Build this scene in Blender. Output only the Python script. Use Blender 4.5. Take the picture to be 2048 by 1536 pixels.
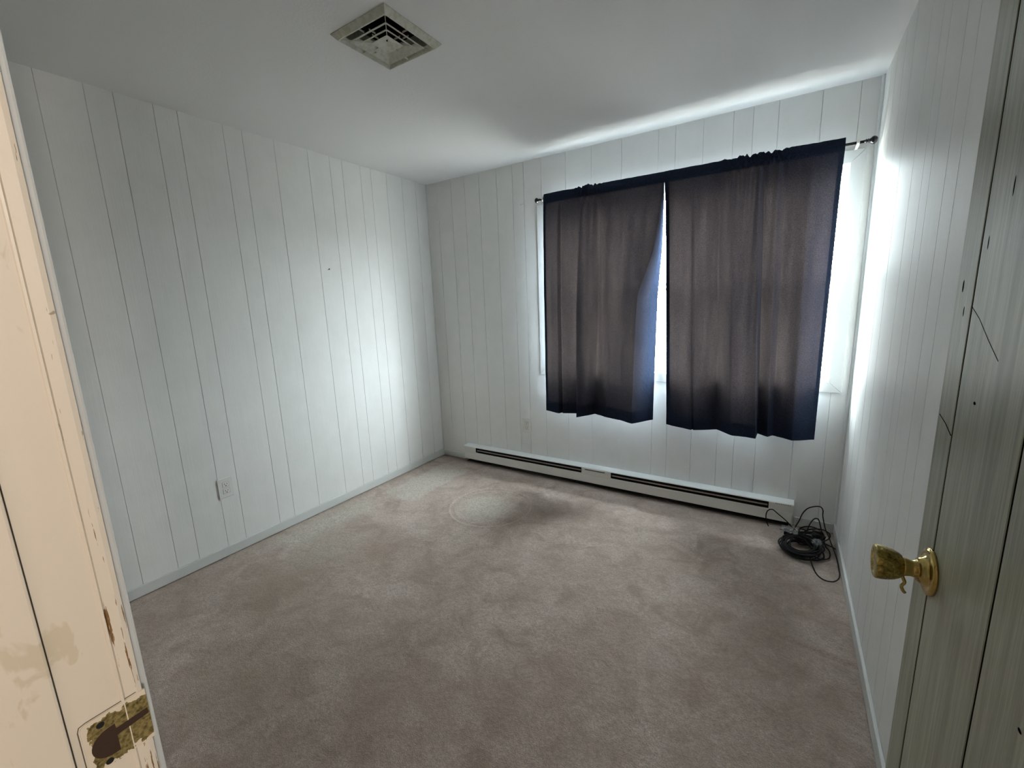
import bpy, bmesh, math, random
from mathutils import Vector, Matrix, noise
random.seed(7)
for o in list(bpy.data.objects): bpy.data.objects.remove(o)
sc = bpy.context.scene
COL = sc.collection

# ------------------------------------------------------------------ camera
W, H, YF = 2.9927, 2.40, -2.835          # room width, height, door-wall face (window wall is y = 0)
cam_d = bpy.data.cameras.new('camera'); cam = bpy.data.objects.new('camera', cam_d); COL.objects.link(cam)
R = Vector((0.8454, 0.5329, -0.0368)); U = Vector((-0.0675, 0.1749, 0.9823)); B = Vector((0.5299, -0.8279, 0.1839))
m = Matrix((R, U, B)).transposed().to_4x4(); m.translation = Vector((2.669, -2.9304, 1.3844))
cam.matrix_world = m
cam_d.sensor_width = 36; cam_d.lens = 860.0865 / 2048 * 36; cam_d.clip_start = 0.02
sc.camera = cam

# ------------------------------------------------------------------ world, lamps, exposure
SKY = 58.0
wd = bpy.data.worlds.new('World'); sc.world = wd; wd.use_nodes = True
nt = wd.node_tree; nt.nodes.clear()
out = nt.nodes.new('ShaderNodeOutputWorld'); bg = nt.nodes.new('ShaderNodeBackground')
tc = nt.nodes.new('ShaderNodeTexCoord'); sp = nt.nodes.new('ShaderNodeSeparateXYZ'); rp = nt.nodes.new('ShaderNodeValToRGB')
mp = nt.nodes.new('ShaderNodeMapRange'); mp.inputs['From Min'].default_value = -1; mp.inputs['From Max'].default_value = 1
nt.links.new(tc.outputs['Generated'], sp.inputs[0]); nt.links.new(sp.outputs['Z'], mp.inputs['Value'])
nt.links.new(mp.outputs[0], rp.inputs[0]); nt.links.new(rp.outputs[0], bg.inputs[0]); nt.links.new(bg.outputs[0], out.inputs[0])
e = rp.color_ramp.elements; e[0].position = 0.0; e[0].color = (.17, .17, .165, 1); e[1].position = 1.0; e[1].color = (1.45, 1.60, 1.72, 1)
a = e.new(0.49); a.color = (.20, .21, .21, 1); a = e.new(0.52); a.color = (.60, .66, .69, 1)
bg.inputs[1].default_value = SKY
# daylight portal in the window opening (only guides sampling of the sky)
pl = bpy.data.lights.new('window_portal', 'AREA'); pl.shape = 'RECTANGLE'; pl.size = 1.80; pl.size_y = 1.13; pl.cycles.is_portal = True
po = bpy.data.objects.new('window_portal', pl); COL.objects.link(po); po.location = (1.98, .135, 1.455); po.rotation_euler = (math.radians(-90), 0, 0)
# warm bulb of the hall wall lamp
HALL = 30.0
ll = bpy.data.lights.new('hall_bulb', 'POINT'); ll.energy = HALL; ll.color = (1.0, .90, .82); ll.shadow_soft_size = .05
lo = bpy.data.objects.new('hall_bulb', ll); COL.objects.link(lo); lo.location = (3.70, -3.165, 1.78)
sc.view_settings.view_transform = 'Standard'; sc.view_settings.look = 'None'; sc.view_settings.gamma = 1
sc.view_settings.use_curve_mapping = False; sc.view_settings.exposure = 0.88

# ------------------------------------------------------------------ helpers
def link(o, parent=None):
    COL.objects.link(o)
    if parent: o.parent = parent
    return o
def bobj(name, bm, mat, parent=None, smooth=False):
    me = bpy.data.meshes.new(name)
    bmesh.ops.recalc_face_normals(bm, faces=bm.faces)
    bm.to_mesh(me); bm.free()
    if smooth:
        for p in me.polygons: p.use_smooth = True
    if mat: me.materials.append(mat)
    return link(bpy.data.objects.new(name, me), parent)
def pobj(name, verts, faces, mat, parent=None, smooth=False):
    me = bpy.data.meshes.new(name); me.from_pydata(verts, [], faces); me.update()
    if smooth:
        for p in me.polygons: p.use_smooth = True
    if mat: me.materials.append(mat)
    return link(bpy.data.objects.new(name, me), parent)
def empty(name, loc=(0, 0, 0), parent=None):
    o = bpy.data.objects.new(name, None); o.location = loc; o.empty_display_size = .1
    return link(o, parent)
def tag(o, label=None, cat=None, group=None, kind=None):
    if label: o['label'] = label
    if cat: o['category'] = cat
    if group: o['group'] = group
    if kind: o['kind'] = kind
    return o
def box(bm, lo, hi, bev=0, seg=1):
    r = bmesh.ops.create_cube(bm, size=1)
    c = [(lo[i] + hi[i]) / 2 for i in range(3)]; s = [abs(hi[i] - lo[i]) for i in range(3)]
    for v in r['verts']: v.co = Vector([c[i] + v.co[i] * s[i] for i in range(3)])
    if bev:
        ed = list({e for v in r['verts'] for e in v.link_edges})
        bmesh.ops.bevel(bm, geom=ed, offset=bev, segments=seg, affect='EDGES', profile=.5)
def boxo(name, lo, hi, mat, parent=None, bev=0, seg=1):
    bm = bmesh.new(); box(bm, lo, hi, bev, seg)
    # keep local coordinates relative to the parent, whose location is the origin of its own space
    o = bobj(name, bm, mat, None)
    if parent:
        o.parent = parent
        o.matrix_parent_inverse = Matrix.Translation(parent.location).inverted() if parent.parent is None else Matrix.Identity(4)
    return o
def adopt(o, parent):
    o.parent = parent
    p = parent; t = Vector((0, 0, 0))
    o.matrix_parent_inverse = parent_world(parent).inverted()
    return o
def parent_world(o):
    mw = Matrix.LocRotScale(o.location, o.rotation_euler, o.scale)
    if o.parent: mw = parent_world(o.parent) @ o.matrix_parent_inverse @ mw
    return mw
def cyl(bm, p0, p1, r0, r1=None, n=16):
    r1 = r0 if r1 is None else r1
    p0, p1 = Vector(p0), Vector(p1); d = (p1 - p0)
    q = d.to_track_quat('Z', 'Y').to_matrix()
    a = [bm.verts.new(p0 + q @ Vector((math.cos(t) * r0, math.sin(t) * r0, 0))) for t in [2 * math.pi * i / n for i in range(n)]]
    b = [bm.verts.new(p1 + q @ Vector((math.cos(t) * r1, math.sin(t) * r1, 0))) for t in [2 * math.pi * i / n for i in range(n)]]
    for i in range(n): bm.faces.new((a[i], a[(i + 1) % n], b[(i + 1) % n], b[i]))
    bm.faces.new(a[::-1]); bm.faces.new(b)
def lathe(bm, base, axis, prof, n=32):
    base, axis = Vector(base), Vector(axis).normalized(); q = axis.to_track_quat('Z', 'Y').to_matrix()
    rings = []
    for (s, r) in prof:
        rings.append([bm.verts.new(base + q @ Vector((math.cos(2 * math.pi * i / n) * r, math.sin(2 * math.pi * i / n) * r, s))) for i in range(n)])
    for a, b in zip(rings, rings[1:]):
        for i in range(n): bm.faces.new((a[i], a[(i + 1) % n], b[(i + 1) % n], b[i]))
    bm.faces.new(rings[0][::-1]); bm.faces.new(rings[-1])
def smooth_path(pts, sub=6):
    P = [Vector(p) for p in pts]; P = [2 * P[0] - P[1]] + P + [2 * P[-1] - P[-2]]
    o = []
    for i in range(1, len(P) - 2):
        for k in range(sub):
            t = k / sub; p0, p1, p2, p3 = P[i - 1:i + 3]
            o.append(.5 * ((2 * p1) + (-p0 + p2) * t + (2 * p0 - 5 * p1 + 4 * p2 - p3) * t * t + (-p0 + 3 * p1 - 3 * p2 + p3) * t ** 3))
    o.append(P[-2]); return o
def tube(bm, path, r, n=8, closed=False):
    path = [Vector(p) for p in path]; rings = []
    up = Vector((0.13, 0.21, .97)); L = len(path)
    for i, p in enumerate(path):
        t = (path[(i + 1) % L] - path[i - 1]) if (closed or 0 < i < L - 1) else (path[1] - path[0] if i == 0 else path[-1] - path[-2])
        t.normalize(); s = t.cross(up)
        if s.length < 1e-3: s = t.cross(Vector((1, 0, 0)))
        s.normalize(); up = s.cross(t)
        rings.append([bm.verts.new(p + (s * math.cos(2 * math.pi * k / n) + up * math.sin(2 * math.pi * k / n)) * r) for k in range(n)])
    for i in range(L - (0 if closed else 1)):
        a, b = rings[i], rings[(i + 1) % L]
        for k in range(n): bm.faces.new((a[k], a[(k + 1) % n], b[(k + 1) % n], b[k]))
    if not closed: bm.faces.new(rings[0][::-1]); bm.faces.new(rings[-1])
def prism(bm, prof, axis, a, b):
    """extrude a closed 2-D profile along 'x','y' or 'z' from a to b"""
    def P(u, v, w): return {'x': (w, u, v), 'y': (u, w, v), 'z': (u, v, w)}[axis]
    A = [bm.verts.new(P(u, v, a)) for u, v in prof]; Bv = [bm.verts.new(P(u, v, b)) for u, v in prof]
    n = len(prof)
    for i in range(n): bm.faces.new((A[i], A[(i + 1) % n], Bv[(i + 1) % n], Bv[i]))
    bm.faces.new(A[::-1]); bm.faces.new(Bv)

# ------------------------------------------------------------------ materials
class Mat:
    def __init__(s, name, base=(.8, .8, .8), rough=.5, metal=0, spec=.5):
        s.m = bpy.data.materials.new(name); s.m.use_nodes = True; s.t = s.m.node_tree
        s.b = s.t.nodes['Principled BSDF']; s.set('Base Color', base); s.set('Roughness', rough); s.set('Metallic', metal); s.set('Specular IOR Level', spec)
    def set(s, k, v):
        s.b.inputs[k].default_value = (*v, 1) if isinstance(v, tuple) and len(v) == 3 else v
    def n(s, t, **kw):
        o = s.t.nodes.new(t)
        for k, v in kw.items():
            if hasattr(o, k): setattr(o, k, v)
            else: o.inputs[k.replace('_', ' ')].default_value = v
        return o
    def l(s, a, b): s.t.links.new(a, b)
    def pos(s, scale=(1, 1, 1), obj=False):
        g = s.n('ShaderNodeTexCoord') if obj else s.n('ShaderNodeNewGeometry')
        mpn = s.n('ShaderNodeMapping'); mpn.inputs['Scale'].default_value = scale
        s.l(g.outputs['Object' if obj else 'Position'], mpn.inputs['Vector']); return mpn.outputs[0]
    def noise(s, vec, scale=1, detail=3, rough=.5, dist=0):
        o = s.n('ShaderNodeTexNoise'); o.inputs['Scale'].default_value = scale; o.inputs['Detail'].default_value = detail
        o.inputs['Roughness'].default_value = rough; o.inputs['Distortion'].default_value = dist
        if vec is not None: s.l(vec, o.inputs['Vector'])
        return o.outputs['Fac']
    def ramp(s, fac, stops, interp='LINEAR'):
        o = s.n('ShaderNodeValToRGB'); s.l(fac, o.inputs[0]); c = o.color_ramp; c.interpolation = interp
        while len(c.elements) < len(stops): c.elements.new(.5)
        for el, (p, col) in zip(c.elements, stops): el.position = p; el.color = (*col, 1) if len(col) == 3 else col
        return o.outputs[0]
    def mix(s, fac, a, b, blend='MIX'):
        o = s.n('ShaderNodeMix', data_type='RGBA', blend_type=blend)
        for sock, v in ((o.inputs[0], fac), (o.inputs[6], a), (o.inputs[7], b)):
            if isinstance(v, (int, float)): sock.default_value = v
            elif isinstance(v, tuple): sock.default_value = (*v, 1) if len(v) == 3 else v
            else: s.l(v, sock)
        return o.outputs[2]
    def math(s, op, a, b=0, c=0, clamp=False):
        o = s.n('ShaderNodeMath', operation=op, use_clamp=clamp)
        for i, v in enumerate((a, b, c)):
            if isinstance(v, (int, float)): o.inputs[i].default_value = v
            else: s.l(v, o.inputs[i])
        return o.outputs[0]
    def bump(s, h, strength=.3, dist=.002, prev=None):
        o = s.n('ShaderNodeBump'); o.inputs['Strength'].default_value = strength; o.inputs['Distance'].default_value = dist
        s.l(h, o.inputs['Height'])
        if prev is not None: s.l(prev, o.inputs['Normal'])
        return o.outputs[0]
    def nrm(s, h): s.l(h, s.b.inputs['Normal'])
    def col(s, c): s.l(c, s.b.inputs['Base Color'])

def wall_paint(name, c, rough=.50):
    M = Mat(name, c, rough, spec=.22)
    g = M.noise(M.pos((170, 170, 2.2)), 1, 3, .6)
    g2 = M.noise(M.pos((30, 30, 5)), 1, 2)
    M.nrm(M.bump(g2, .25, .0016, M.bump(g, .55, .0009)))
    spots = M.noise(M.pos((9, 9, 7)), 1, 4, .6)
    M.col(M.mix(M.ramp(spots, [(.35, (1, 1, 1)), (.75, (0, 0, 0))]), tuple(v * .955 for v in c), c))
    return M.m
M_panel = wall_paint('painted_panelling', (.86, .86, .84))
M_groove = Mat('groove_paint', (.74, .74, .72), .8).m
M_trimw = Mat('white_trim_paint', (.68, .69, .67), .38).m
M_vinyl = Mat('white_window_vinyl', (.86, .88, .88), .3).m
M = Mat('ceiling_paint', (.86, .86, .86), .95, spec=.2); M.nrm(M.bump(M.noise(M.pos(), 90, 3), .35, .002)); M_ceil = M.m
M_hall = Mat('hall_wall_paint', (.34, .31, .27), .8).m

# carpet
M = Mat('beige_carpet', (0.640, 0.510, 0.441), 1.0, spec=.1)
P = M.pos()
big = M.noise(P, 2.3, 4, .6, .4); mid = M.noise(P, 7.5, 5, .62, .8); fine = M.noise(P, 260, 3, .7); tuft = M.noise(P, 75, 4, .75)
c = M.mix(M.ramp(big, [(.36, (0, 0, 0)), (.64, (1, 1, 1))]), (.600, .470, .395), (.80, .665, .575))
c = M.mix(M.ramp(mid, [(.34, (1, 1, 1)), (.56, (0, 0, 0))]), c, (.470, .355, .285))
c = M.mix(M.ramp(mid, [(.58, (0, 0, 0)), (.74, (0.900, 0.900, 0.882))]), c, (0.800, 0.682, 0.595))
# pale trodden patches and stains with their own shape
sx = M.n('ShaderNodeSeparateXYZ'); M.l(P, sx.inputs[0]); X, Y = sx.outputs[0], sx.outputs[1]
wob = M.math('MULTIPLY', M.math('SUBTRACT', M.noise(P, 9, 3), .5), .10)
def rectmask(x0, x1, y0, y1, s=.03):
    a = M.math('DIVIDE', M.math('SUBTRACT', M.math('ADD', X, wob), x0), s, clamp=True); b = M.math('DIVIDE', M.math('SUBTRACT', x1, M.math('ADD', X, wob)), s, clamp=True)
    cc = M.math('DIVIDE', M.math('SUBTRACT', M.math('ADD', Y, wob), y0), s, clamp=True); d = M.math('DIVIDE', M.math('SUBTRACT', y1, M.math('ADD', Y, wob)), s, clamp=True)
    return M.math('MULTIPLY', M.math('MULTIPLY', a, b), M.math('MULTIPLY', cc, d))
def discmask(x, y, r, s=.05, w=1.0):
    dx = M.math('SUBTRACT', X, x); dy = M.math('SUBTRACT', Y, y)
    d = M.math('SQRT', M.math('ADD', M.math('MULTIPLY', dx, dx), M.math('MULTIPLY', dy, dy)))
    d = M.math('ADD', d, M.math('MULTIPLY', wob, w))
    return M.math('DIVIDE', M.math('SUBTRACT', r, d), s, clamp=True)
for mk, colr, k in ((rectmask(.13, .47, -.90, -.17), (.85, .80, .70), .75), (rectmask(.02, .34, -1.75, -.98, .12), (.86, .82, .71), .70),
                    (discmask(.98, -.70, .23, .10, 1.6), (.84, .79, .68), .75), (discmask(2.83, -.97, .12, .12), (0.864, 0.750, 0.669), .45),
                    (discmask(.55, -1.95, .30, .2, 2.5), (.36, .28, .18), .62), (discmask(.95, -2.35, .28, .2, 2.5), (.34, .27, .18), .55),
                    (discmask(.45, -1.55, .22, .15, 3), (0.704, 0.660, 0.559), .5), (discmask(2.43, -.60, .06, .05), (.40, .30, .23), .55),
                    (discmask(1.75, -1.62, .10, .1, 2), (.42, .33, .25), .5), (discmask(2.60, -1.35, .07, .08, 2), (0.416, 0.345, 0.265), .35),
                    (discmask(.72, -1.42, .18, .14, 3), (.46, .33, .24), .65), (discmask(.75, -1.15, .12, .12, 3), (0.800, 0.705, 0.632), .4)):
    c = M.mix(M.math('MULTIPLY', mk, k), c, colr)
ringm = M.math('MULTIPLY', discmask(1.005, -.668, .292, .008, 0), M.math('SUBTRACT', 1.0, discmask(1.005, -.668, .283, .008, 0)))
c = M.mix(M.math('MULTIPLY', ringm, .75), c, (.88, .76, .67))
# carpet darker in a band towards the heater
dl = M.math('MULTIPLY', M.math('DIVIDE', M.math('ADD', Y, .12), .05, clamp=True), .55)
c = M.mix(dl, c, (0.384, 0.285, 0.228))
c = M.mix(M.ramp(tuft, [(.30, (.7, .7, .7)), (.60, (0, 0, 0))]), c, (0.320, 0.247, 0.206))
c = M.mix(M.ramp(fine, [(.38, (.7, .7, .7)), (.58, (0, 0, 0))]), c, (0.384, 0.300, 0.250))
M.col(c); M.nrm(M.bump(fine, .8, .004, M.bump(tuft, .8, .008, M.bump(mid, .5, .012))))
M.set('Sheen Weight', .25); M.set('Sheen Roughness', .5); M_carpet = M.m

# whitewashed wood planks of the door
M = Mat('weathered_door_wood', (.2, .2, .17), .30, spec=.55)
P = M.pos((1, 1, 1), obj=True)
gr = M.noise(M.pos((130, 130, 5), obj=True), 1, 6, .75); g2 = M.noise(M.pos((30, 30, 1.3), obj=True), 1, 3, .6, 1.2); flk = M.noise(M.pos((55, 55, 9), obj=True), 1, 2)
c = M.mix(M.ramp(gr, [(.33, (0, 0, 0)), (.62, (1, 1, 1))]), (.24, .25, .18), (.43, .44, .35))
c = M.mix(M.ramp(g2, [(.32, (.9, .9, .9)), (.52, (0, 0, 0))]), c, (.23, .225, .165))
c = M.mix(M.ramp(flk, [(.215, (1, 1, 1)), (.26, (0, 0, 0))]), c, (.035, .03, .022))
M.col(c); fine2 = M.noise(M.pos((520, 520, 5), obj=True), 1, 3, .6)
M.nrm(M.bump(fine2, .5, .0008, M.bump(gr, .35, .001))); M_door = M.m
M_dgroove = Mat('dark_groove', (.006, .006, .005), 1.0, spec=0).m

# cream gloss paint of the door frame, chipped to wood near the edge
M = Mat('cream_frame_paint', (.80, .725, .61), .42)
P = M.pos(); sx = M.n('ShaderNodeSeparateXYZ'); M.l(P, sx.inputs[0]); Yw, Zw = sx.outputs[1], sx.outputs[2]
st = M.noise(M.pos((1, 30, 13)), 1, 4, .55, .5)
c = M.mix(M.ramp(st, [(.625, (0, 0, 0)), (.66, (.5, .5, .5))]), (.80, .725, .61), (.60, .52, .35))
edge = M.math('MULTIPLY', M.math('GREATER_THAN', Yw, -2.8375), M.math('LESS_THAN', Yw, -2.8215))
ch = M.noise(M.pos((1, 300, 15)), 1, 4, .65)
low = M.math('DIVIDE', M.math('SUBTRACT', 1.42, Zw), .5, clamp=True)
chip = M.math('MULTIPLY', edge, M.math('GREATER_THAN', M.math('ADD', ch, M.math('MULTIPLY', low, .085)), .678))
c = M.mix(chip, c, (.22, .12, .045))
hair = M.noise(M.pos((1, 55, 60)), 1, 2)
c = M.mix(M.ramp(hair, [(.795, (0, 0, 0)), (.81, (.7, .7, .7))]), c, (.30, .23, .15))
M.col(c); M.nrm(M.bump(M.noise(M.pos((60, 60, 12)), 1, 3), .3, .0012, M.bump(M.noise(P, 140, 3), .25, .0008))); M_cream = M.m
M_darkline = Mat('dark_line', (.15, .13, .10), .9).m  # dark tone for the stop's contact shadow and for real cracks

M = Mat('tarnished_brass', (.42, .31, .10), .30, 1.0)
n1 = M.noise(M.pos((1, 1, 1)), 120, 4, .7, 1.0); M.col(M.ramp(n1, [(.34, (.10, .075, .02)), (.52, (.40, .31, .10)), (.72, (.62, .47, .16))])); 
M.l(M.ramp(n1, [(.35, (.55,) * 3), (.65, (.24,) * 3)]), M.b.inputs['Roughness']); M.nrm(M.bump(n1, .2, .0006)); M_brass = M.m
M_brass2 = Mat('polished_brass', (.52, .38, .13), .2, 1.0).m
M = Mat('painted_worn_strike', (.2, .16, .06), .5)
P = M.pos(); sx = M.n('ShaderNodeSeparateXYZ'); M.l(P, sx.inputs[0])
n1 = M.noise(M.pos((1, 240, 240)), 1, 4, .65); c = M.ramp(n1, [(.33, (.06, .045, .012)), (.48, (.19, .15, .05)), (.60, (.30, .24, .10)), (.72, (.36, .20, .05))])
n2 = M.noise(M.pos((1, 130, 130)), 1, 4, .6)
ed = M.math('MAXIMUM', M.math('DIVIDE', M.math('SUBTRACT', M.math('ABSOLUTE', M.math('SUBTRACT', sx.outputs[2], .984)), .019), .010, clamp=True), M.math('DIVIDE', M.math('SUBTRACT', -2.862, sx.outputs[1]), .006, clamp=True))
M.col(M.mix(M.math('GREATER_THAN', M.math('ADD', M.math('MULTIPLY', ed, .42), n2), .72), c, (.78, .70, .56))); M_strike = M.m
M_rust = Mat('rusty_hole', (.045, .022, .014), .7).m

# curtain cloth
def cloth(name, tr=1.0):
    m_ = bpy.data.materials.new(name); m_.use_nodes = True; t = m_.node_tree
    M = Mat.__new__(Mat); M.m = m_; M.t = t; t.nodes.clear()
    o = t.nodes.new('ShaderNodeOutputMaterial'); add = t.nodes.new('ShaderNodeAddShader'); d = t.nodes.new('ShaderNodeBsdfDiffuse'); tl = t.nodes.new('ShaderNodeBsdfTranslucent')
    w1 = M.noise(M.pos((230, 230, 900)), 1, 2, .6); w2 = M.noise(M.pos((900, 900, 230)), 1, 2, .6); w = M.math('MULTIPLY', w1, w2)
    c = M.mix(M.ramp(w, [(.14, (0, 0, 0)), (.36, (1, 1, 1))]), (.010, .013, .022), (.028, .040, .073))
    gb = t.nodes.new('ShaderNodeNewGeometry')                 # the cloth has a pale reverse (normals point to the window)
    c = M.mix(gb.outputs['Backfacing'], (.25, .265, .29), c)
    t.links.new(c, d.inputs[0])
    cc = M.mix(M.ramp(w, [(.16, (0, 0, 0)), (.36, (1, 1, 1))]), tuple(v * tr for v in (.0009, .00075, .0007)), tuple(v * tr for v in (.0051, .0039, .0036)))
    cc = M.mix(1.0, cc, M.ramp(M.noise(M.pos((16, 16, 1.6)), 1, 4, .65), [(.28, (.50, .50, .52)), (.70, (1.18, 1.15, 1.12))]), 'MULTIPLY')
    t.links.new(cc, tl.inputs[0])
    bn = M.bump(w, .35, .0009, M.bump(M.noise(M.pos((1, 1, 1)), 38, 3, .6), .35, .004))
    t.links.new(bn, d.inputs['Normal'])
    t.links.new(d.outputs[0], add.inputs[0]); t.links.new(tl.outputs[0], add.inputs[1]); t.links.new(add.outputs[0], o.inputs[0])
    return m_
M_cloth = cloth('navy_curtain_cloth')
M_hem = cloth('navy_curtain_hem', .5)
M_blackm = Mat('black_rod_metal', (.018, .017, .016), .25, .6).m
M_blackg = Mat('glossy_black_finial', (.012, .012, .013), .12).m
M_cord = Mat('black_cord_rubber', (.006, .006, .007), .5, spec=.3).m
M_whitep = Mat('white_plastic', (.80, .79, .76), .35).m
M_slot = Mat('dark_slot', (.01, .01, .01), .9).m
M = Mat('heater_enamel', (.70, .69, .65), .42); M.set('Base Color', (.80, .79, .75)); M_heat = M.m
M_heatlit = Mat('heater_enamel_lit', (.90, .92, .90), .3).m  # heater enamel lightened: daylight falling on the top put into the colour
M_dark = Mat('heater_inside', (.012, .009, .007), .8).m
M_alu = Mat('aluminium_fins', (.45, .40, .36), .45, .6).m
M = Mat('vent_enamel', (.62, .62, .54), .55); n1 = M.noise(M.pos(), 60, 4, .6); M.col(M.ramp(n1, [(.35, (.55, .55, .46)), (.6, (.68, .68, .60))])); M_vent = M.m
# glass: thin clear pane
m_ = bpy.data.materials.new('window_glass'); m_.use_nodes = True; t = m_.node_tree; t.nodes.clear()
o_ = t.nodes.new('ShaderNodeOutputMaterial'); mx = t.nodes.new('ShaderNodeMixShader'); tr = t.nodes.new('ShaderNodeBsdfTransparent'); gl = t.nodes.new('ShaderNodeBsdfGlossy'); fr = t.nodes.new('ShaderNodeLayerWeight'); pw_ = t.nodes.new('ShaderNodeMath'); pw_.operation = 'POWER'; pw_.inputs[1].default_value = 4.5; ad_ = t.nodes.new('ShaderNodeMath'); ad_.operation = 'MULTIPLY_ADD'; ad_.inputs[1].default_value = .75; ad_.inputs[2].default_value = .04
tr.inputs[0].default_value = (.96, .98, .97, 1); gl.inputs['Roughness'].default_value = .02; fr.inputs[0].default_value = .5
t.links.new(fr.outputs['Facing'], pw_.inputs[0]); t.links.new(pw_.outputs[0], ad_.inputs[0]); t.links.new(ad_.outputs[0], mx.inputs[0]); t.links.new(tr.outputs[0], mx.inputs[1]); t.links.new(gl.outputs[0], mx.inputs[2]); t.links.new(mx.outputs[0], o_.inputs[0]); M_glass = m_
# crumpled clear plastic
m_ = bpy.data.materials.new('clear_plastic_film'); m_.use_nodes = True; t = m_.node_tree; t.nodes.clear()
o_ = t.nodes.new('ShaderNodeOutputMaterial'); mx = t.nodes.new('ShaderNodeMixShader'); tr = t.nodes.new('ShaderNodeBsdfTransparent'); gl = t.nodes.new('ShaderNodeBsdfPrincipled')
gl.inputs['Base Color'].default_value = (.55, .56, .58, 1); gl.inputs['Roughness'].default_value = .12; mx.inputs[0].default_value = .33
t.links.new(tr.outputs[0], mx.inputs[1]); t.links.new(gl.outputs[0], mx.inputs[2]); t.links.new(mx.outputs[0], o_.inputs[0]); M_film = m_

# ------------------------------------------------------------------ carpet floor (with pressed ring and seam)
def floor_z(x, y):
    z = 0
    d = math.hypot(x - 1.005, y + .668); z += .0045 * math.exp(-((d - .286) / .009) ** 2) - .005 * math.exp(-((d - .270) / .011) ** 2)
    if 2.66 < x < 3.0:
        sy = -1.057 - (x - 2.698) * .16; k = min(1, max(0, (x - 2.67) / .05))
        z -= k * .006 * math.exp(-((y - sy) / .010) ** 2); z += k * .004 * math.exp(-((y - sy - .03) / .02) ** 2)
    if 2.55 < x < 2.9: z += .003 * math.exp(-((y + .44 + (x - 2.6) * .5) / .010) ** 2)
    if x < .5: z += .0025 * math.exp(-((y + .965 - x * .02) / .010) ** 2) - .002 * math.exp(-((y + .945) / .012) ** 2)
    z += .0022 * noise.noise(Vector((x * 6, y * 6, 0))) + .0012 * noise.noise(Vector((x * 25, y * 25, 3)))
    return z - .0045
nx, ny = 330, 320; x0, x1, y0, y1 = -.02, W + .02, -2.96, .02
vs = []; fs = []
for j in range(ny + 1):
    for i in range(nx + 1):
        x = x0 + (x1 - x0) * i / nx; y = y0 + (y1 - y0) * j / ny; vs.append((x, y, floor_z(x, y)))
for j in range(ny):
    for i in range(nx):
        q = j * (nx + 1) + i; fs.append((q, q + 1, q + nx + 2, q + nx + 1))
fl = tag(pobj('floor', vs, fs, M_carpet, smooth=True), 'worn beige wall-to-wall carpet with a pressed ring and pale patches', kind='structure')

# ------------------------------------------------------------------ ceiling with the duct opening
VC = (1.299, -1.586); VA = .118
bm = bmesh.new()
xs = [-.12, VC[0] - VA, VC[0] + VA, W + .12]; ys = [YF - .001, VC[1] - VA, VC[1] + VA, .16]
for i in range(3):
    for j in range(3):
        if i == 1 and j == 1: continue
        box(bm, (xs[i], ys[j], H), (xs[i + 1], ys[j + 1], H + .06))
bmesh.ops.remove_doubles(bm, verts=bm.verts, dist=1e-5)
tag(bobj('ceiling', bm, M_ceil), kind='structure')

# ------------------------------------------------------------------ walls: backing + grooved panelling strips as children
TH = .006
def strip(name, parent, axis, a, b, face, inward, z0, z1, mat=M_panel):
    """one panelling strip between two grooves; axis = direction along the wall, face = wall plane, inward = +-1"""
    g = .0006; c = .0014; a += g; b -= g
    if axis == 'y':
        prof = [(face - inward * TH, a), (face - inward * c, a), (face, a + c), (face, b - c), (face - inward * c, b), (face - inward * TH, b)]
        bm = bmesh.new(); prism(bm, prof, 'z', z0, z1)
    else:
        prof = [(a, face - inward * TH), (a, face - inward * c), (a + c, face), (b - c, face), (b, face - inward * c), (b, face - inward * TH)]
        bm = bmesh.new(); prism(bm, prof, 'z', z0, z1)
    return bobj(name, bm, mat, parent)
wl = boxo('wall_left', (-.12, YF - .12, -.03), (-TH, .16, H + .05), M_groove); tag(wl, kind='structure')
ygl = [-.001, -.13, -.28, -.44, -.588, -.682, -.835, -.931, -1.089, -1.307, -1.488, -1.588, -1.797, -1.897, -2.046, -2.147, -2.299, -2.44, -2.56, -2.70, YF]
for a, b in zip(ygl, ygl[1:]): strip('panel', wl, 'y', b, a, 0, 1, 0, H)
wr = boxo('wall_right', (W + TH, YF - .12, -.03), (W + .12, .16, H + .05), M_groove); tag(wr, kind='structure')
ygr = [-.001, -.16, -.30, -.472, -.649, -.891, -1.048, -1.143, -1.308, -1.416, -1.567, -1.72, -1.87, -2.03, -2.11, -2.27, -2.43, -2.56, -2.68, YF]
for a, b in zip(ygr, ygr[1:]): strip('panel', wr, 'y', b, a, W, -1, 0, H)
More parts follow.
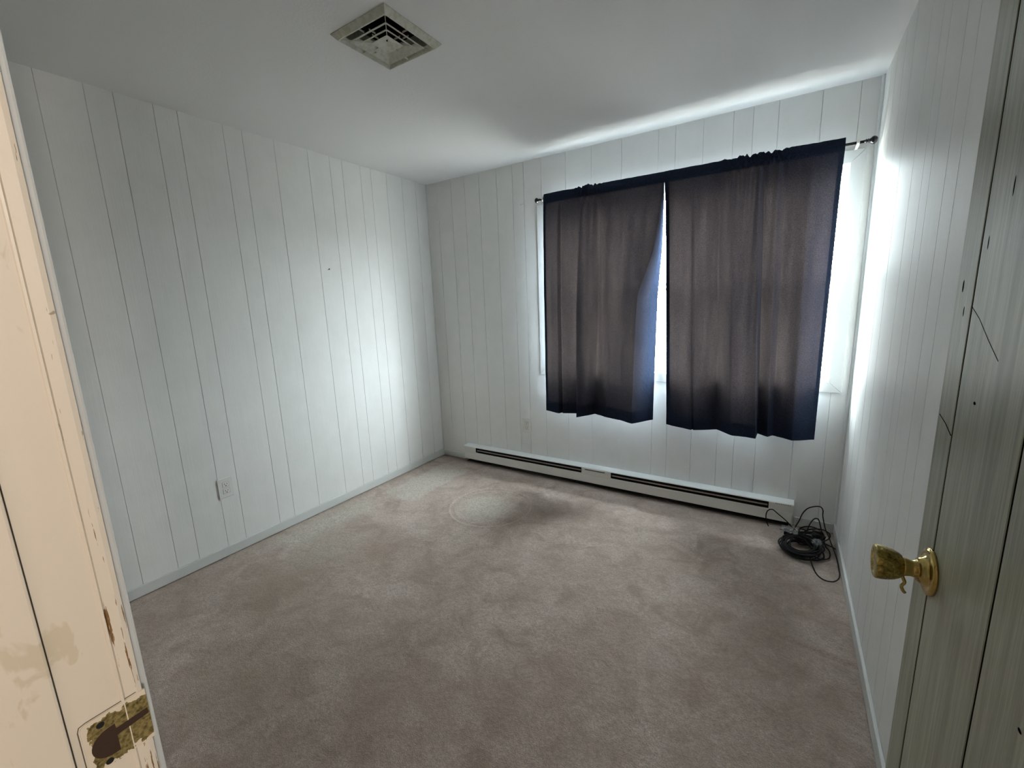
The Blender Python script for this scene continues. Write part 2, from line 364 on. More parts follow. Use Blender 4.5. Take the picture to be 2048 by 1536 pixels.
# window wall
WX0, WX1, WZ0, WZ1 = 1.132, 2.888, .892, 2.020
bm = bmesh.new()
for lo_, hi_ in (((-.006, TH, -.03), (WX0 - .02, .14, H + .05)), ((WX1 + .02, TH, -.03), (W + .006, .14, H + .05)),
                 ((WX0 - .02, TH, -.03), (WX1 + .02, .14, WZ0 - .018)), ((WX0 - .02, TH, WZ1 + .02), (WX1 + .02, .14, H + .05))):
    box(bm, lo_, hi_)
wb = bobj('wall_back', bm, M_groove); tag(wb, kind='structure')
xgb = [0.001, .12, .27, .41, .555, .72, .863, .960, 1.107, 1.30, 1.49, 1.698, 1.929, 2.030, 2.186, 2.342, 2.44, 2.56, 2.75, 2.905, W - .001]
for a, b in zip(xgb, xgb[1:]):
    if b <= 1.10 or a >= 2.90: strip('panel', wb, 'x', a, b, 0, -1, 0, H)
    elif a < 1.08:      # the strip notched around the left casing
        bm = bmesh.new(); a_, b_ = a + .0009, b - .0009; c_ = .002
        prism(bm, [(a_, TH), (a_, c_), (a_ + c_, 0), (b_ - c_, 0), (b_, c_), (b_, TH)], 'z', 0, WZ0 - .03)
        prism(bm, [(a_, TH), (a_, c_), (a_ + c_, 0), (b_ - c_, 0), (b_, c_), (b_, TH)], 'z', WZ1 + .03, H)
        prism(bm, [(a_, TH), (a_, c_), (a_ + c_, 0), (1.09, 0), (1.09, TH)], 'z', WZ0 - .03, WZ1 + .03); bobj('panel', bm, M_panel, wb)
    else:
        strip('panel', wb, 'x', a, b, 0, -1, 0, WZ0 - .03 if a > 1.1 or b > 1.11 else WZ0 - .03)
        strip('panel', wb, 'x', a, b, 0, -1, WZ1 + .03, H)
# two old nail holes left of the window, and filler between casing and corner strip
for x_, z_ in ((.9315, 2.1075), (.9475, 2.1105)):
    bm = bmesh.new(); cyl(bm, (x_ - .003, -.0006, z_), (x_ + .003, -.0006, z_), .0013, n=8); bobj('nail_hole', bm, M_slot, wb)
# wall that holds the door (behind the camera side)
JL, JR, DZ = 2.14, 2.889, 2.03
bm = bmesh.new()
for lo_, hi_ in (((0, YF - .115, -.03), (JL - .02, YF, H + .05)), ((JR + .02, YF - .115, -.03), (W, YF, H + .05)), ((JL - .02, YF - .115, DZ + .02), (JR + .02, YF, H + .05))):
    box(bm, lo_, hi_)
tag(bobj('wall_front', bm, M_hall), kind='structure')

# baseboards and corner strip
def baseboard(name, lo_, hi_):
    return tag(boxo(name, lo_, hi_, M_trimw, bev=.003, seg=2), kind='structure')
baseboard('baseboard_left', (0, YF, 0), (.011, 0, .056))
baseboard('baseboard_right', (W - .011, YF + .02, 0), (W, 0, .058))
bb = tag(empty('baseboard_back', (0, 0, 0)), kind='structure')
adopt(boxo('board', (.011, -.011, 0), (.296, 0, .052), M_trimw, bev=.003, seg=2), bb)
adopt(boxo('board', (2.786, -.011, 0), (W - .011, 0, .055), M_trimw, bev=.003, seg=2), bb)
def quarter(name, x, y, sx, z0, z1, r=.016):
    prof = [(x, y)] + [(x + sx * r * math.cos(t), y - r * math.sin(t)) for t in [math.pi / 2 * k / 6 for k in range(7)]]
    bm = bmesh.new(); prism(bm, prof, 'z', z0, z1); return tag(bobj(name, bm, M_trimw), kind='structure')
quarter('trim_1', W, 0, -1, .056, H, .013)
quarter('trim_2', 0, 0, 1, .056, H, .009)

# ------------------------------------------------------------------ window
wn = tag(empty('window_1', (1.98, 0, 1.455)), 'wide white window with picture-frame casing, daylight blown out behind curtains', kind='structure')
cw = .063; ct = .017
ox0, ox1, oz0, oz1 = WX0 - cw + .003, WX1 + cw, WZ0 - cw + .002, WZ1 + cw
def casing(pts):
    bm = bmesh.new(); f = [bm.verts.new((x, -ct, z)) for x, z in pts]; bk = [bm.verts.new((x, 0, z)) for x, z in pts]
    bm.faces.new(f); bm.faces.new(bk[::-1])
    for i in range(4): bm.faces.new((f[i], bk[i], bk[(i + 1) % 4], f[(i + 1) % 4]))
    bmesh.ops.recalc_face_normals(bm, faces=bm.faces)
    bmesh.ops.bevel(bm, geom=list(bm.edges), offset=.003, segments=2, affect='EDGES', profile=.5)
    adopt(bobj('casing', bm, M_trimw), wn)
casing([(ox0, oz0), (WX0, WZ0), (WX0, WZ1), (ox0, oz1)]); casing([(ox1, oz0), (ox1, oz1), (WX1, WZ1), (WX1, WZ0)])
casing([(ox0, oz1), (WX0, WZ1), (WX1, WZ1), (ox1, oz1)]); casing([(ox0, oz0), (ox1, oz0), (WX1, WZ0), (WX0, WZ0)])
# jamb liners of the opening
for lo_, hi_ in (((WX0 - .018, -.002, WZ0 - .018), (WX0, .135, WZ1 + .018)), ((WX1, -.002, WZ0 - .018), (WX1 + .018, .135, WZ1 + .018)),
                 ((WX0, -.002, WZ0 - .018), (WX1, .135, WZ0)), ((WX0, -.002, WZ1), (WX1, .135, WZ1 + .018))):
    adopt(boxo('jamb_liner', lo_, hi_, M_vinyl), wn)
adopt(boxo('mullion', (1.845, .05, WZ0), (1.892, .12, WZ1), M_vinyl, bev=.003), wn)
def sash(x0, x1, z0, z1, y, fw=.030):
    s = empty('sash', (0, 0, 0)); adopt(s, wn)
    for lo_, hi_ in (((x0, y, z0), (x0 + fw, y + .028, z1)), ((x1 - fw, y, z0), (x1, y + .028, z1)), ((x0 + fw, y, z0), (x1 - fw, y + .028, z0 + fw)), ((x0 + fw, y, z1 - fw), (x1 - fw, y + .028, z1))):
        adopt(boxo('sash_bar', lo_, hi_, M_vinyl, bev=.002), s)
    adopt(boxo('pane', (x0 + fw - .004, y + .012, z0 + fw - .004), (x1 - fw + .004, y + .016, z1 - fw + .004), M_glass), s)
MZ = 1.455
for a, b in ((WX0, 1.845), (1.892, WX1)):
    sash(a + .001, b - .001, WZ0 + .001, MZ + .026, .042, .020); sash(a + .001, b - .001, MZ - .026, WZ1 - .001, .074, .020)

# ------------------------------------------------------------------ curtains
ZT, ZP = 2.126, 2.060          # top edge, stitch line under the rod pocket, hem
ROD_Y, ROD_Z = -.092, 2.092
def curtain(cols, ruf, label, seedv, ZB):
    """cols: (x at rod, x at hem, y at hem, crease sharpness); a pleated sheet swept between the two rows"""
    root = tag(empty('curtain', ((cols[0][0] + cols[-1][0]) / 2, -.09, ZT)), label, 'curtain', 'pair of navy curtains on the window rod')
    # resample the columns: rounded pleats, extra columns between control columns
    K = []
    nseg = 12
    for i in range(len(cols) - 1):
        for k in range(nseg):
            t = k / nseg; K.append((i, t))
    K.append((len(cols) - 2, 1.0))
    cum = [cols[0][0]]
    for a, b in zip(cols, cols[1:]): cum.append(cum[-1] + max(.012, math.hypot(b[0] - a[0], 0)))
    rows = [ZT + (ZP - ZT) * k / 12 for k in range(12)] + [ZP + (ZB - ZP) * (k / 110) for k in range(111)]
    def col_at(i, t, z):
        f = min(1, max(0, (ZP - z) / (ZP - ZB)))
        def node(j):
            c = cols[j]
            if callable(c[1]): return c[1](z)
            dep = .42 + .58 * min(1, f * 1.9) ** .75
            x = c[0] + (c[1] - c[0]) * f
            y = -.104 + (c[2] + .104) * dep * (1 if len(c) < 4 else c[3](f))
            return x, y
        (xa, ya), (xb, yb) = node(i), node(i + 1)
        # ease so that long pleats are rounded rather than folded paper
        te = t + .10 * math.sin(2 * math.pi * t) * -.5
        s = .5 - .5 * math.cos(math.pi * t); te = .75 * t + .25 * s
        return xa + (xb - xa) * t, ya + (yb - ya) * te
    vs = []
    for z in rows:
        for (i, t) in K:
            x, y = col_at(i, t, z)
            g = max(0, 1 - abs(x - ruf[0]) / ruf[1]); g = g * g * (3 - 2 * g)
            f = (ZP - z)
            if z > ZP - .001:      # the rod pocket
                u = (z - ZP) / (ZT - ZP)
                y = -.107 + .010 * u * u - .004 * math.sin(u * math.pi)
                y -= g * .020 * abs(noise.noise(Vector((x * 75, u * 1.5, seedv)))) * 1.6
                zz = z + u * (g * .024 * noise.noise(Vector((x * 62, 1.7, seedv))) + .0030 * noise.noise(Vector((x * 14, 4.2, seedv))) + .0012 * noise.noise(Vector((x * 45, 9.1, seedv))))
            else:
                k = math.exp(-f / .05); k2 = math.exp(-f / .42)
                y = y * (1 - k) + (-.107) * k
                y -= g * .009 * k2 * (math.sin(x * 150 + seedv) + .5 * math.sin(x * 83))
                zz = z
                y += .0035 * noise.noise(Vector((x * 14, z * 4.5, seedv))) + .0016 * noise.noise(Vector((x * 36, z * 24, seedv + 5)))
                if z < ZB + .25: y += .004 * noise.noise(Vector((x * 5, z * 9, seedv + 9)))
            vs.append((x, min(y, -.0205), zz))
    nc = len(K); fs = []
    for r in range(len(rows) - 1):
        for q in range(nc - 1): a = r * nc + q; fs.append((a, a + 1, a + nc + 1, a + nc))
    adopt(pobj('cloth_panel', vs, fs, M_cloth, smooth=True), root)
    def patch(name, r0, r1, c0, c1, dy):
        v2 = []; f2 = []
        for r in range(r0, r1 + 1):
            for q in range(c0, c1 + 1):
                x, y, z = vs[r * nc + q]
                a = Vector(vs[r * nc + max(0, q - 1)]); b = Vector(vs[r * nc + min(nc - 1, q + 1)]); tt = b - a
                nn = Vector((-tt.y, tt.x, 0)).normalized() if tt.xy.length > 1e-6 else Vector((0, 1, 0))
                v2.append((x + nn.x * dy, min(y + nn.y * dy, -.0185), z + (.0005 if name == 'bottom_hem' else 0)))
        w_ = c1 - c0 + 1
        for r in range(r1 - r0):
            for q in range(w_ - 1): a = r * w_ + q; f2.append((a, a + 1, a + w_ + 1, a + w_))
        adopt(pobj(name, v2, f2, M_hem, smooth=True), root)
    nr = len(rows)
    patch('bottom_hem', nr - 7, nr - 1, 0, nc - 1, .0022)
    patch('side_hem', 12, nr - 8, 0, max(2, next(q for q in range(nc) if vs[20 * nc + q][0] - vs[20 * nc][0] > .02)), .0022)
    w_end = next(q for q in range(nc - 1, 0, -1) if vs[20 * nc + nc - 1][0] - vs[20 * nc + q][0] > .012 or nc - q > 5)
    patch('side_hem', 12, nr - 8, w_end, nc - 1, .0022)
    # the strip of the pocket that passes behind the rod
    v2 = []; f2 = []
    for r in range(13):
        for q in range(nc):
            x, y, z = vs[r * nc + q]; u = min(1, max(0, (z - ZP) / (ZT - ZP)))
            k = math.sin(math.pi * u) ** .6
            v2.append((x, y + .030 * k + .0008, z))
    for r in range(12):
        for q in range(nc - 1): a = r * nc + q; f2.append((a, a + 1, a + nc + 1, a + nc))
    adopt(pobj('rod_pocket', v2, f2, M_hem, smooth=True), root)
    return root
# flared leading edge of the left curtain: fold line and free edge drift apart downwards
def pw(tab):
    def f(z):
        for (z0, x0, y0), (z1, x1, y1) in zip(tab, tab[1:]):
            if z >= z1:
                t = min(1, max(0, (z0 - z) / (z0 - z1))); return x0 + (x1 - x0) * t, y0 + (y1 - y0) * t
        return tab[-1][1:]
    return f
foldline = pw([(2.13, 1.991, -.107), (1.993, 1.990, -.125), (1.814, 1.976, -.160), (1.655, 1.954, -.185), (1.402, 1.876, -.212), (1.252, 1.869, -.215), (.929, 1.858, -.215), (.57, 1.853, -.210)])
freeedge = pw([(2.13, 1.999, -.104), (2.04, 1.993, -.085), (1.822, 1.985, -.060), (1.682, 1.979, -.050), (1.397, 1.958, -.045), (.943, 1.951, -.045), (.57, 1.950, -.060)])
left_cols = [(1.177, 1.172, -.122), (1.301, 1.300, -.165), (1.312, 1.313, -.130), (1.320, 1.322, -.150), (1.452, 1.430, -.110), (1.476, 1.460, -.219), (1.540, 1.511, -.137), (1.592, 1.542, -.070),
             (1.618, 1.586, -.090), (1.665, 1.657, -.130), (1.756, 1.755, -.160), (1.990, lambda z: (foldline(z)[0] - .010, foldline(z)[1] + .0035)), (1.993, lambda z: (foldline(z)[0] - .0012, foldline(z)[1] + .0002)), (1.996, foldline), (1.999, lambda z: (foldline(z)[0] + .0010, foldline(z)[1] + .0022)), (2.005, freeedge)]
curtain(left_cols, (1.50, .14), 'left navy curtain with its inner edge flared back, bunched near its left end', 1.3, .578)
right_cols = [(1.997, 2.039, -.066), (2.055, 2.094, -.092), (2.153, 2.204, -.134), (2.162, 2.212, -.116), (2.169, 2.220, -.132), (2.230, 2.269, -.107), (2.291, 2.342, -.058), (2.373, 2.437, -.155), (2.445, 2.508, -.150), (2.494, 2.562, -.162),
              (2.515, 2.566, -.045), (2.578, 2.619, -.095), (2.615, 2.644, -.055), (2.669, 2.687, -.080), (2.722, 2.739, -.115), (2.855, 2.847, -.045)]
curtain(right_cols, (2.475, .24), 'right navy curtain, wider one beside the right wall, with a pale blue-lit outer edge', 4.1, .560)

# rod, finials, brackets
rod = tag(empty('curtain_rod', (1.98, ROD_Y, ROD_Z)), 'thin black metal curtain rod with round finials above the window', 'curtain rod')
bm = bmesh.new(); cyl(bm, (1.148, ROD_Y, ROD_Z), (2.930, ROD_Y, ROD_Z), .0065, n=16); adopt(bobj('pole', bm, M_blackm, smooth=True), rod)
ball = [(0, .0068), (.006, .0068), (.007, .010), (.010, .0108), (.012, .008), (.015, .0075), (.017, .0105), (.020, .0105), (.022, .0075), (.026, .010)] 
ball += [(.026 + .019 - .019 * math.cos(t), max(.010, .0185 * math.sin(t)) if t < .6 else .0185 * math.sin(t)) for t in [math.pi * (k / 12) for k in range(2, 12)]] + [(.0635, .0015)]
for base, ax in (((1.150, ROD_Y, ROD_Z), (-1, 0, 0)), ((2.928, ROD_Y, ROD_Z), (1, 0, 0))):
    s_ = .82 if ax[0] > 0 else .72
    bm = bmesh.new(); lathe(bm, base, ax, [(a * s_, b * (.95 if b < .009 else .98)) for a, b in ball], 28); adopt(bobj('finial', bm, M_blackg, smooth=True), rod)
for bx in (1.168, 2.905):
    bm = bmesh.new()
    box(bm, (bx - .006, -.004, ROD_Z - .055), (bx + .006, -.0005 + .0005, ROD_Z + .012), .001)
    box(bm, (bx - .006, ROD_Y + .004, ROD_Z - .013), (bx + .006, -.003, ROD_Z - .0085), .0008)
    hook = [(0.0,) * 3 for _ in range(0)]
    n_ = 12
    for k in range(n_):   # cup that carries the pole
        t0 = math.radians(-190 + 220 * k / n_); t1 = math.radians(-190 + 220 * (k + 1) / n_)
        for_ = [(ROD_Y + math.cos(t_) * r_, ROD_Z + math.sin(t_) * r_) for t_, r_ in ((t0, .0072), (t1, .0072), (t1, .0100), (t0, .0100))]
        prism(bm, for_, 'x', bx - .006, bx + .006)
    box(bm, (bx - .006, ROD_Y - .011, ROD_Z - .004), (bx + .006, ROD_Y - .0085, ROD_Z + .013), .0006)
    adopt(tag(bobj('bracket', bm, M_whitep), 'white bracket holding the pole'), rod)

# ------------------------------------------------------------------ baseboard heater
hx0, hx1 = .300, 2.780
ht = tag(empty('baseboard_heater', ((hx0 + hx1) / 2, -.03, .0)), 'long white electric baseboard heater under the window', 'heater')
bm = bmesh.new()
prism(bm, [(0, .012), (0, .158), (-.064, .153), (-.0665, .147), (-.062, .1475), (-.004, .150), (-.004, .012)], 'x', hx0, hx1)   # back plate with the sloping top cover
adopt(bobj('top_cover', bm, M_heatlit), ht)
bm = bmesh.new(); prism(bm, [(-.057, .034), (-.0605, .034), (-.0605, .094), (-.057, .098), (-.050, .098), (-.050, .095), (-.057, .093)], 'x', hx0 + .003, hx1 - .003)
adopt(bobj('front_panel', bm, M_heat), ht)
# dark interior
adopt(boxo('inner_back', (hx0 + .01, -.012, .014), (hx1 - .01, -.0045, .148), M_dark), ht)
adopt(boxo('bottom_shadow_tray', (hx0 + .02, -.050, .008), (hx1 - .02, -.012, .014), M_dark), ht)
for nm, a, b in (('end_plate', hx0 + .002, .425), ('junction_cover', 1.428, 1.658), ('end_plate', 2.652, hx1 - .002)):
    bm = bmesh.new(); box(bm, (a, -.0605, .0985), (b, -.012, .1475), .0015); o = adopt(bobj(nm, bm, M_heat), ht)
    if nm == 'junction_cover':
        adopt(boxo('cover_slot', (a + .028, -.0615, .131), (b - .045, -.0603, .1365), M_slot), o)
    elif a > 2:
        for k in range(9): adopt(boxo('louvre_notch', (a + .035 + k * .009, -.0612, .141), (a + .040 + k * .009, -.0603, .146), M_slot), o)
for a, b in ((.425, 1.428), (1.658, 2.652)):
    adopt(tag(boxo('heating_fin', (a + .006, -.053, .114), (b - .006, -.044, .1225), M_alu, bev=.002), 'grey metal rail inside the slot'), ht)
    adopt(boxo('slot_end', (a, -.058, .104), (a + .004, -.012, .147), M_dark), ht); adopt(boxo('slot_end', (b - .004, -.058, .104), (b, -.012, .147), M_dark), ht)
for x_ in (hx0 + .001, hx1 - .004):
    bm = bmesh.new(); prism(bm, [(-.0045, .012), (-.0045, .149), (-.0605, .1465), (-.0605, .034), (-.050, .012)], 'x', x_, x_ + .003); adopt(bobj('side_cap', bm, M_heat), ht)

# ------------------------------------------------------------------ outlets
def outlet(name, c, n, label):
    """c centre on the wall, n = 'x' (left wall, faces +x) or 'y' (window wall, faces -y)"""
    root = tag(empty(name, c), label, 'outlet', 'white wall outlets')
    def P(u, v, d): return (c[0] + d, c[1] + u, c[2] + v) if n == 'x' else (c[0] + u, c[1] - d, c[2] + v)
    def bx_(nm, u0, u1, v0, v1, d0, d1, mat, par, bev=0):
        a, b = P(u0, v0, d0), P(u1, v1, d1)
        return adopt(boxo(nm, tuple(min(p, q) for p, q in zip(a, b)), tuple(max(p, q) for p, q in zip(a, b)), mat, bev=bev, seg=2), par)
    bx_('cover_plate', -.041, .041, -.058, .058, 0, .006, M_whitep, root, .0025)
    for s in (-1, 1):
        v = s * .0195
        r = bx_('receptacle', -.0170, .0170, v - .0140, v + .0140, .004, .0078, M_whitep, root, .0012)
        for du, w_, h_ in ((-.0065, .0024, .0085), (.0065, .0024, .0070)): bx_('slot', du - w_ / 2, du + w_ / 2, v + .0035 - h_ / 2, v + .0035 + h_ / 2, .0070, .0080, M_slot, r)
        bx_('slot', -.0026, .0026, v - .0095, v - .0045, .0070, .0080, M_slot, r)
        bx_('shadow_gap', -.0182, .0182, v - .0152, v + .0152, .0055, .00625, M_slot if False else Mgap, root)
    bm = bmesh.new(); cyl(bm, P(0, 0, .005), P(0, 0, .0072), .003, n=10); adopt(bobj('screw', bm, M_whitep), root)
Mgap = Mat('receptacle_gap', (.35, .34, .32), .8).m
outlet('wall_outlet', (0, -1.862, .404), 'x', 'white duplex outlet low on the left wall')
outlet('wall_outlet', (.925, 0, .397), 'y', 'white duplex outlet under the left end of the window')
# nail in the left wall
nl = tag(empty('nail', (0, -1.034, 1.655)), 'small dark nail sticking out of the left wall', 'nail')
bm = bmesh.new(); cyl(bm, (-.004, -1.034, 1.655), (.016, -1.034, 1.660), .0014, n=8); adopt(bobj('shank', bm, M_slot), nl)
bm = bmesh.new(); cyl(bm, (.015, -1.034, 1.6597), (.018, -1.034, 1.6605), .0042, n=12); adopt(bobj('head', bm, M_slot), nl)

# ------------------------------------------------------------------ ceiling diffuser
vent = tag(empty('ceiling_vent', (VC[0], VC[1], H)), 'square off-white ceiling air diffuser with nested louvres', 'vent')
def frustum(name, a0, z0, a1, z1, th=.0018, mat=M_vent):
    """four sloping blades joined at mitred corners: half size a0 at z0 (upper) to a1 at z1 (lower)"""
    bm = bmesh.new(); R_ = []
    for (a, z) in ((a0, z0), (a1, z1), (a1 - .0005, z1 - th), (a0 - .001, z0 - th * 1.2)):
        R_.append([bm.verts.new((VC[0] + sx * a, VC[1] + sy * a, z)) for sx, sy in ((-1, -1), (1, -1), (1, 1), (-1, 1))])
    for i in range(4):
        A_, B_ = R_[i], R_[(i + 1) % 4]
        for k in range(4): bm.faces.new((A_[k], A_[(k + 1) % 4], B_[(k + 1) % 4], B_[k]))
    return adopt(bobj(name, bm, mat), vent)
# outer frame: wide sloping flange then a lip back up to the opening
bm = bmesh.new(); R_ = []
for a, z in ((.146, H + .001), (.146, H - .0025), (.129, H - .020), (.1255, H - .0205), (.1225, H - .017), (.1130, H - .004), (.1130, H + .050), (.1175, H + .050)):
    R_.append([bm.verts.new((VC[0] + sx * a, VC[1] + sy * a, z)) for sx, sy in ((-1, -1), (1, -1), (1, 1), (-1, 1))])
for i in range(len(R_)):
    A_, B_ = R_[i], R_[(i + 1) % len(R_)]
    for k in range(4): bm.faces.new((A_[k], A_[(k + 1) % 4], B_[(k + 1) % 4], B_[k]))
adopt(bobj('frame', bm, M_vent), vent)
bm = bmesh.new()
for sx, sy in ((1, 0), (-1, 0), (0, 1), (0, -1)):
    if sx: box(bm, (VC[0] + sx * .1175, VC[1] - .1175, H + .045), (VC[0] + sx * .119, VC[1] + .1175, H + .25))
    else: box(bm, (VC[0] - .1175, VC[1] + sy * .1175, H + .045), (VC[0] + .1175, VC[1] + sy * .119, H + .25))
box(bm, (VC[0] - .118, VC[1] - .118, H + .25), (VC[0] + .118, VC[1] + .118, H + .255)); adopt(bobj('duct', bm, M_dark), vent)
for ab in (.098, .070): frustum('louvre', ab - .024, H - .004, ab, H - .0195, .0022)
bm = bmesh.new()
def sq(a, z): return [bm.verts.new((VC[0] + sx * a, VC[1] + sy * a, z)) for sx, sy in ((-1, -1), (1, -1), (1, 1), (-1, 1))]
lo4, up4 = sq(.042, -.0195 + H), sq(.042, -.0175 + H); t1, t2 = bm.verts.new((VC[0], VC[1], H - .006)), bm.verts.new((VC[0], VC[1], H - .004))
for k in range(4):
    q = (k + 1) % 4; bm.faces.new((lo4[q], lo4[k], t1)); bm.faces.new((up4[k], up4[q], t2)); bm.faces.new((lo4[k], lo4[q], up4[q], up4[k]))
adopt(bobj('centre_plate', bm, M_vent), vent)
bm = bmesh.new(); cyl(bm, (VC[0] + .006, VC[1] - .008, H - .0125), (VC[0] + .006, VC[1] - .008, H - .007), .0035, n=10); adopt(bobj('screw', bm, M_slot), vent)
for sx, sy in ((-1, -1), (1, -1), (1, 1), (-1, 1)):
    bm = bmesh.new(); tube(bm, [(VC[0] + sx * a, VC[1] + sy * a, z) for a, z in ((.040, H - .0165), (.124, H - .0165))], .0013, 6); adopt(bobj('corner_rib', bm, M_vent), vent)
for sx, sy in ((1, 0), (-1, 0), (0, 1), (0, -1)):
    for off, ra, rb in ((-.004, .041, .071), (.012, .069, .099), (-.016, .097, .124)):
        bm = bmesh.new()
        if sx: box(bm, (VC[0] + min(sx * ra, sx * rb), VC[1] + off - .0007, H - .018), (VC[0] + max(sx * ra, sx * rb), VC[1] + off + .0007, H - .012))
        else: box(bm, (VC[0] + off - .0007, VC[1] + min(sy * ra, sy * rb), H - .018), (VC[0] + off + .0007, VC[1] + max(sy * ra, sy * rb), H - .012))
        adopt(bobj('spacer', bm, M_vent), vent)

# ------------------------------------------------------------------ door frame (jamb, stop, casing, strike)
fr = tag(empty('trim_3', (JL, YF, 0)), 'cream painted door frame with chipped edge and bare strike plate', kind='structure')
jy0, jy1 = YF - .118, YF
adopt(boxo('jamb', (JL - .018, jy0, 0), (JL, jy1 - .0005, DZ + .018), M_cream, bev=.0012), fr)
adopt(boxo('jamb', (JR, jy0, 0), (JR + .018, jy1 - .0005, DZ + .018), M_cream, bev=.0012), fr)
adopt(boxo('jamb', (JL, jy0, DZ), (JR, jy1 - .0005, DZ + .018), M_cream, bev=.0012), fr)
adopt(boxo('door_stop', (JL - .0002, jy0 + .008, 0), (JL + .011, -2.8790, DZ), M_cream, bev=.002, seg=2), fr)
adopt(boxo('door_stop', (JR - .011, jy0 + .008, 0), (JR + .0002, -2.8790, DZ), M_cream, bev=.002, seg=2), fr)
adopt(boxo('stop_joint_shade', (JL - .0001, -2.8792, 0), (JL + .0004, -2.8772, DZ), M_darkline), fr)  # dark strip: contact shadow of the stop and caulk crack in one colour
def rounded_casing(x_in, x_out, z0, z1):
    r = .0085; t_ = .0165; s = 1 if x_in > x_out else -1
    y_ = YF; prof = [(x_out, y_), (x_in, y_)]
    prof += [(x_in - s * r + s * r * math.cos(a), y_ + t_ - r + r * math.sin(a)) for a in [math.pi / 2 * k / 8 for k in range(9)]] + [(x_out, y_ + t_)]
    bm = bmesh.new(); prism(bm, prof, 'z', z0, z1); return adopt(bobj('casing', bm, M_cream), fr)
bm = bmesh.new(); prism(bm, [(JL - .018, YF - .001), (JL, YF - .001), (JL + .0005, YF + .008), (JL - .0008, YF + .0118), (JL - .004, YF + .0128), (JL - .018, YF + .0128)], 'z', 0, DZ); adopt(bobj('jamb_edge', bm, M_cream), fr)
for xa, xb in ((JL - .030, JL - .088), (JR + .030, JR + .075)):
    o = adopt(boxo('casing', (min(xa, xb), YF, 0), (max(xa, xb), YF + .024, DZ + .055), M_trimw, bev=.0025, seg=2), fr)
    if xa < 2.5: tag(o, 'white room-side casing strip in shade')
adopt(boxo('filler', (JL - .031, YF, 0), (JL - .0175, YF + .006, DZ), M_trimw), fr)
adopt(boxo('casing', (JL - .088, YF, DZ + .0555), (JR + .075, YF + .024, DZ + .110), M_trimw, bev=.003), fr)
# raised old paint ridge along the jamb edge
bm = bmesh.new(); prism(bm, [(JL - .0005, -2.8405), (JL + .0011, -2.8392), (JL + .0013, -2.8375), (JL - .0005, -2.8362)], 'z', 0, DZ); adopt(bobj('paint_ridge', bm, M_cream), fr)
# strike plate
sp_ = empty('strike_plate', (JL, -2.848, .985)); adopt(sp_, fr); sp_.matrix_parent_inverse = parent_world(fr).inverted(); tag(sp_, 'bare tarnished strike plate with dark latch hole')
bm = bmesh.new()
y0_, y1_, z0_, z1_ = -2.8705, -2.8215, .956, 1.0128
pr = []
for cx, cy, a0 in ((y0_ + .005, z1_ - .005, 90), (y0_ + .005, z0_ + .005, 180)):
    pr += [(cx + .005 * math.cos(math.radians(a0 + 90 * k / 5)), cy + .005 * math.sin(math.radians(a0 + 90 * k / 5))) for k in range(6)]
pr += [(y1_, z0_), (y1_, z1_)]
prism(bm, pr, 'x', JL - .0005, JL + .0012); adopt(bobj('plate', bm, M_strike), sp_)
def dshape(ya, yb, za, zb, n=14):   # rounded at the hall side, square at the room side
    cz = (za + zb) / 2; rz = (zb - za) / 2
    p = [(yb, za), (yb, zb)] + [(ya + (yb - ya) * (1 - math.sin(t)) * .8, cz + rz * math.cos(t)) for t in [math.pi * k / n for k in range(n + 1)]]
    return p
bm = bmesh.new(); prism(bm, dshape(-2.8665, -2.8475, .9660, .9960), 'x', JL + .0010, JL + .0016); adopt(bobj('latch_hole', bm, M_rust), sp_)
bm = bmesh.new(); prism(bm, [(-2.8475, .9830), (-2.8475, .9905), (-2.8225, .9915), (-2.8225, .9850)], 'x', JL + .0010, JL + .0015); adopt(bobj('latch_groove', bm, M_rust), sp_)
for z_, yy in ((1.0035, -2.857), (.9615, -2.8565)):
    bm = bmesh.new(); cyl(bm, (JL + .0010, yy, z_), (JL + .0016, yy, z_), .0030, n=14); adopt(bobj('screw_hole', bm, M_slot), sp_)
bm = bmesh.new(); tube(bm, [(JL + .0004, a, b) for a, b in [(-2.828, 1.0142), (-2.8660, 1.0140), (-2.8705, 1.0128), (-2.8719, 1.0085), (-2.8719, .958)]], .00045, 5); adopt(bobj('paint_crack', bm, M_darkline), sp_)

# ------------------------------------------------------------------ door (open, almost flat against the right wall)
HX, HY = 2.885, -2.845; EX, EY = 2.865, -2.088
dr = tag(empty('door_1', (HX, HY, 0)), 'grey-green weathered plank door standing open at the right with brass knob', kind='structure')
ang = math.atan2(EY - HY, EX - HX); dr.rotation_euler = (0, 0, ang); DW = math.hypot(EX - HX, EY - HY)
# local frame: +x along the door from hinge to free edge, +y to the room side of the leaf (towards -x world), thickness goes to -y
def dbox(nm, lo_, hi_, mat, par=dr, bev=0, seg=1):
    bm = bmesh.new(); box(bm, lo_, hi_, bev, seg); return bobj(nm, bm, mat, par)
D0, D1 = .012, 2.022
dbox('core', (.0, -.034, D0), (DW - .0005, -.0045, D1), M_dgroove)
for a, b in ((0, .105), (.105, .305), (.305, .516), (.516, .6955), (.6955, DW)):
    c = .0012; g = .0021; a_, b_ = a + (g if a else 0), b - (g if b < DW else 0)
    bm = bmesh.new(); prism(bm, [(a_, -.005), (a_, -c), (a_ + c, 0), (b_ - c, 0), (b_, -c), (b_, -.005)], 'z', D0, D1); bobj('plank', bm, M_door, dr)
for gx in (.105, .305, .516, .6955): dbox('groove', (gx - .0021, -.004, D0), (gx + .0021, -.0007, D1), M_dgroove)
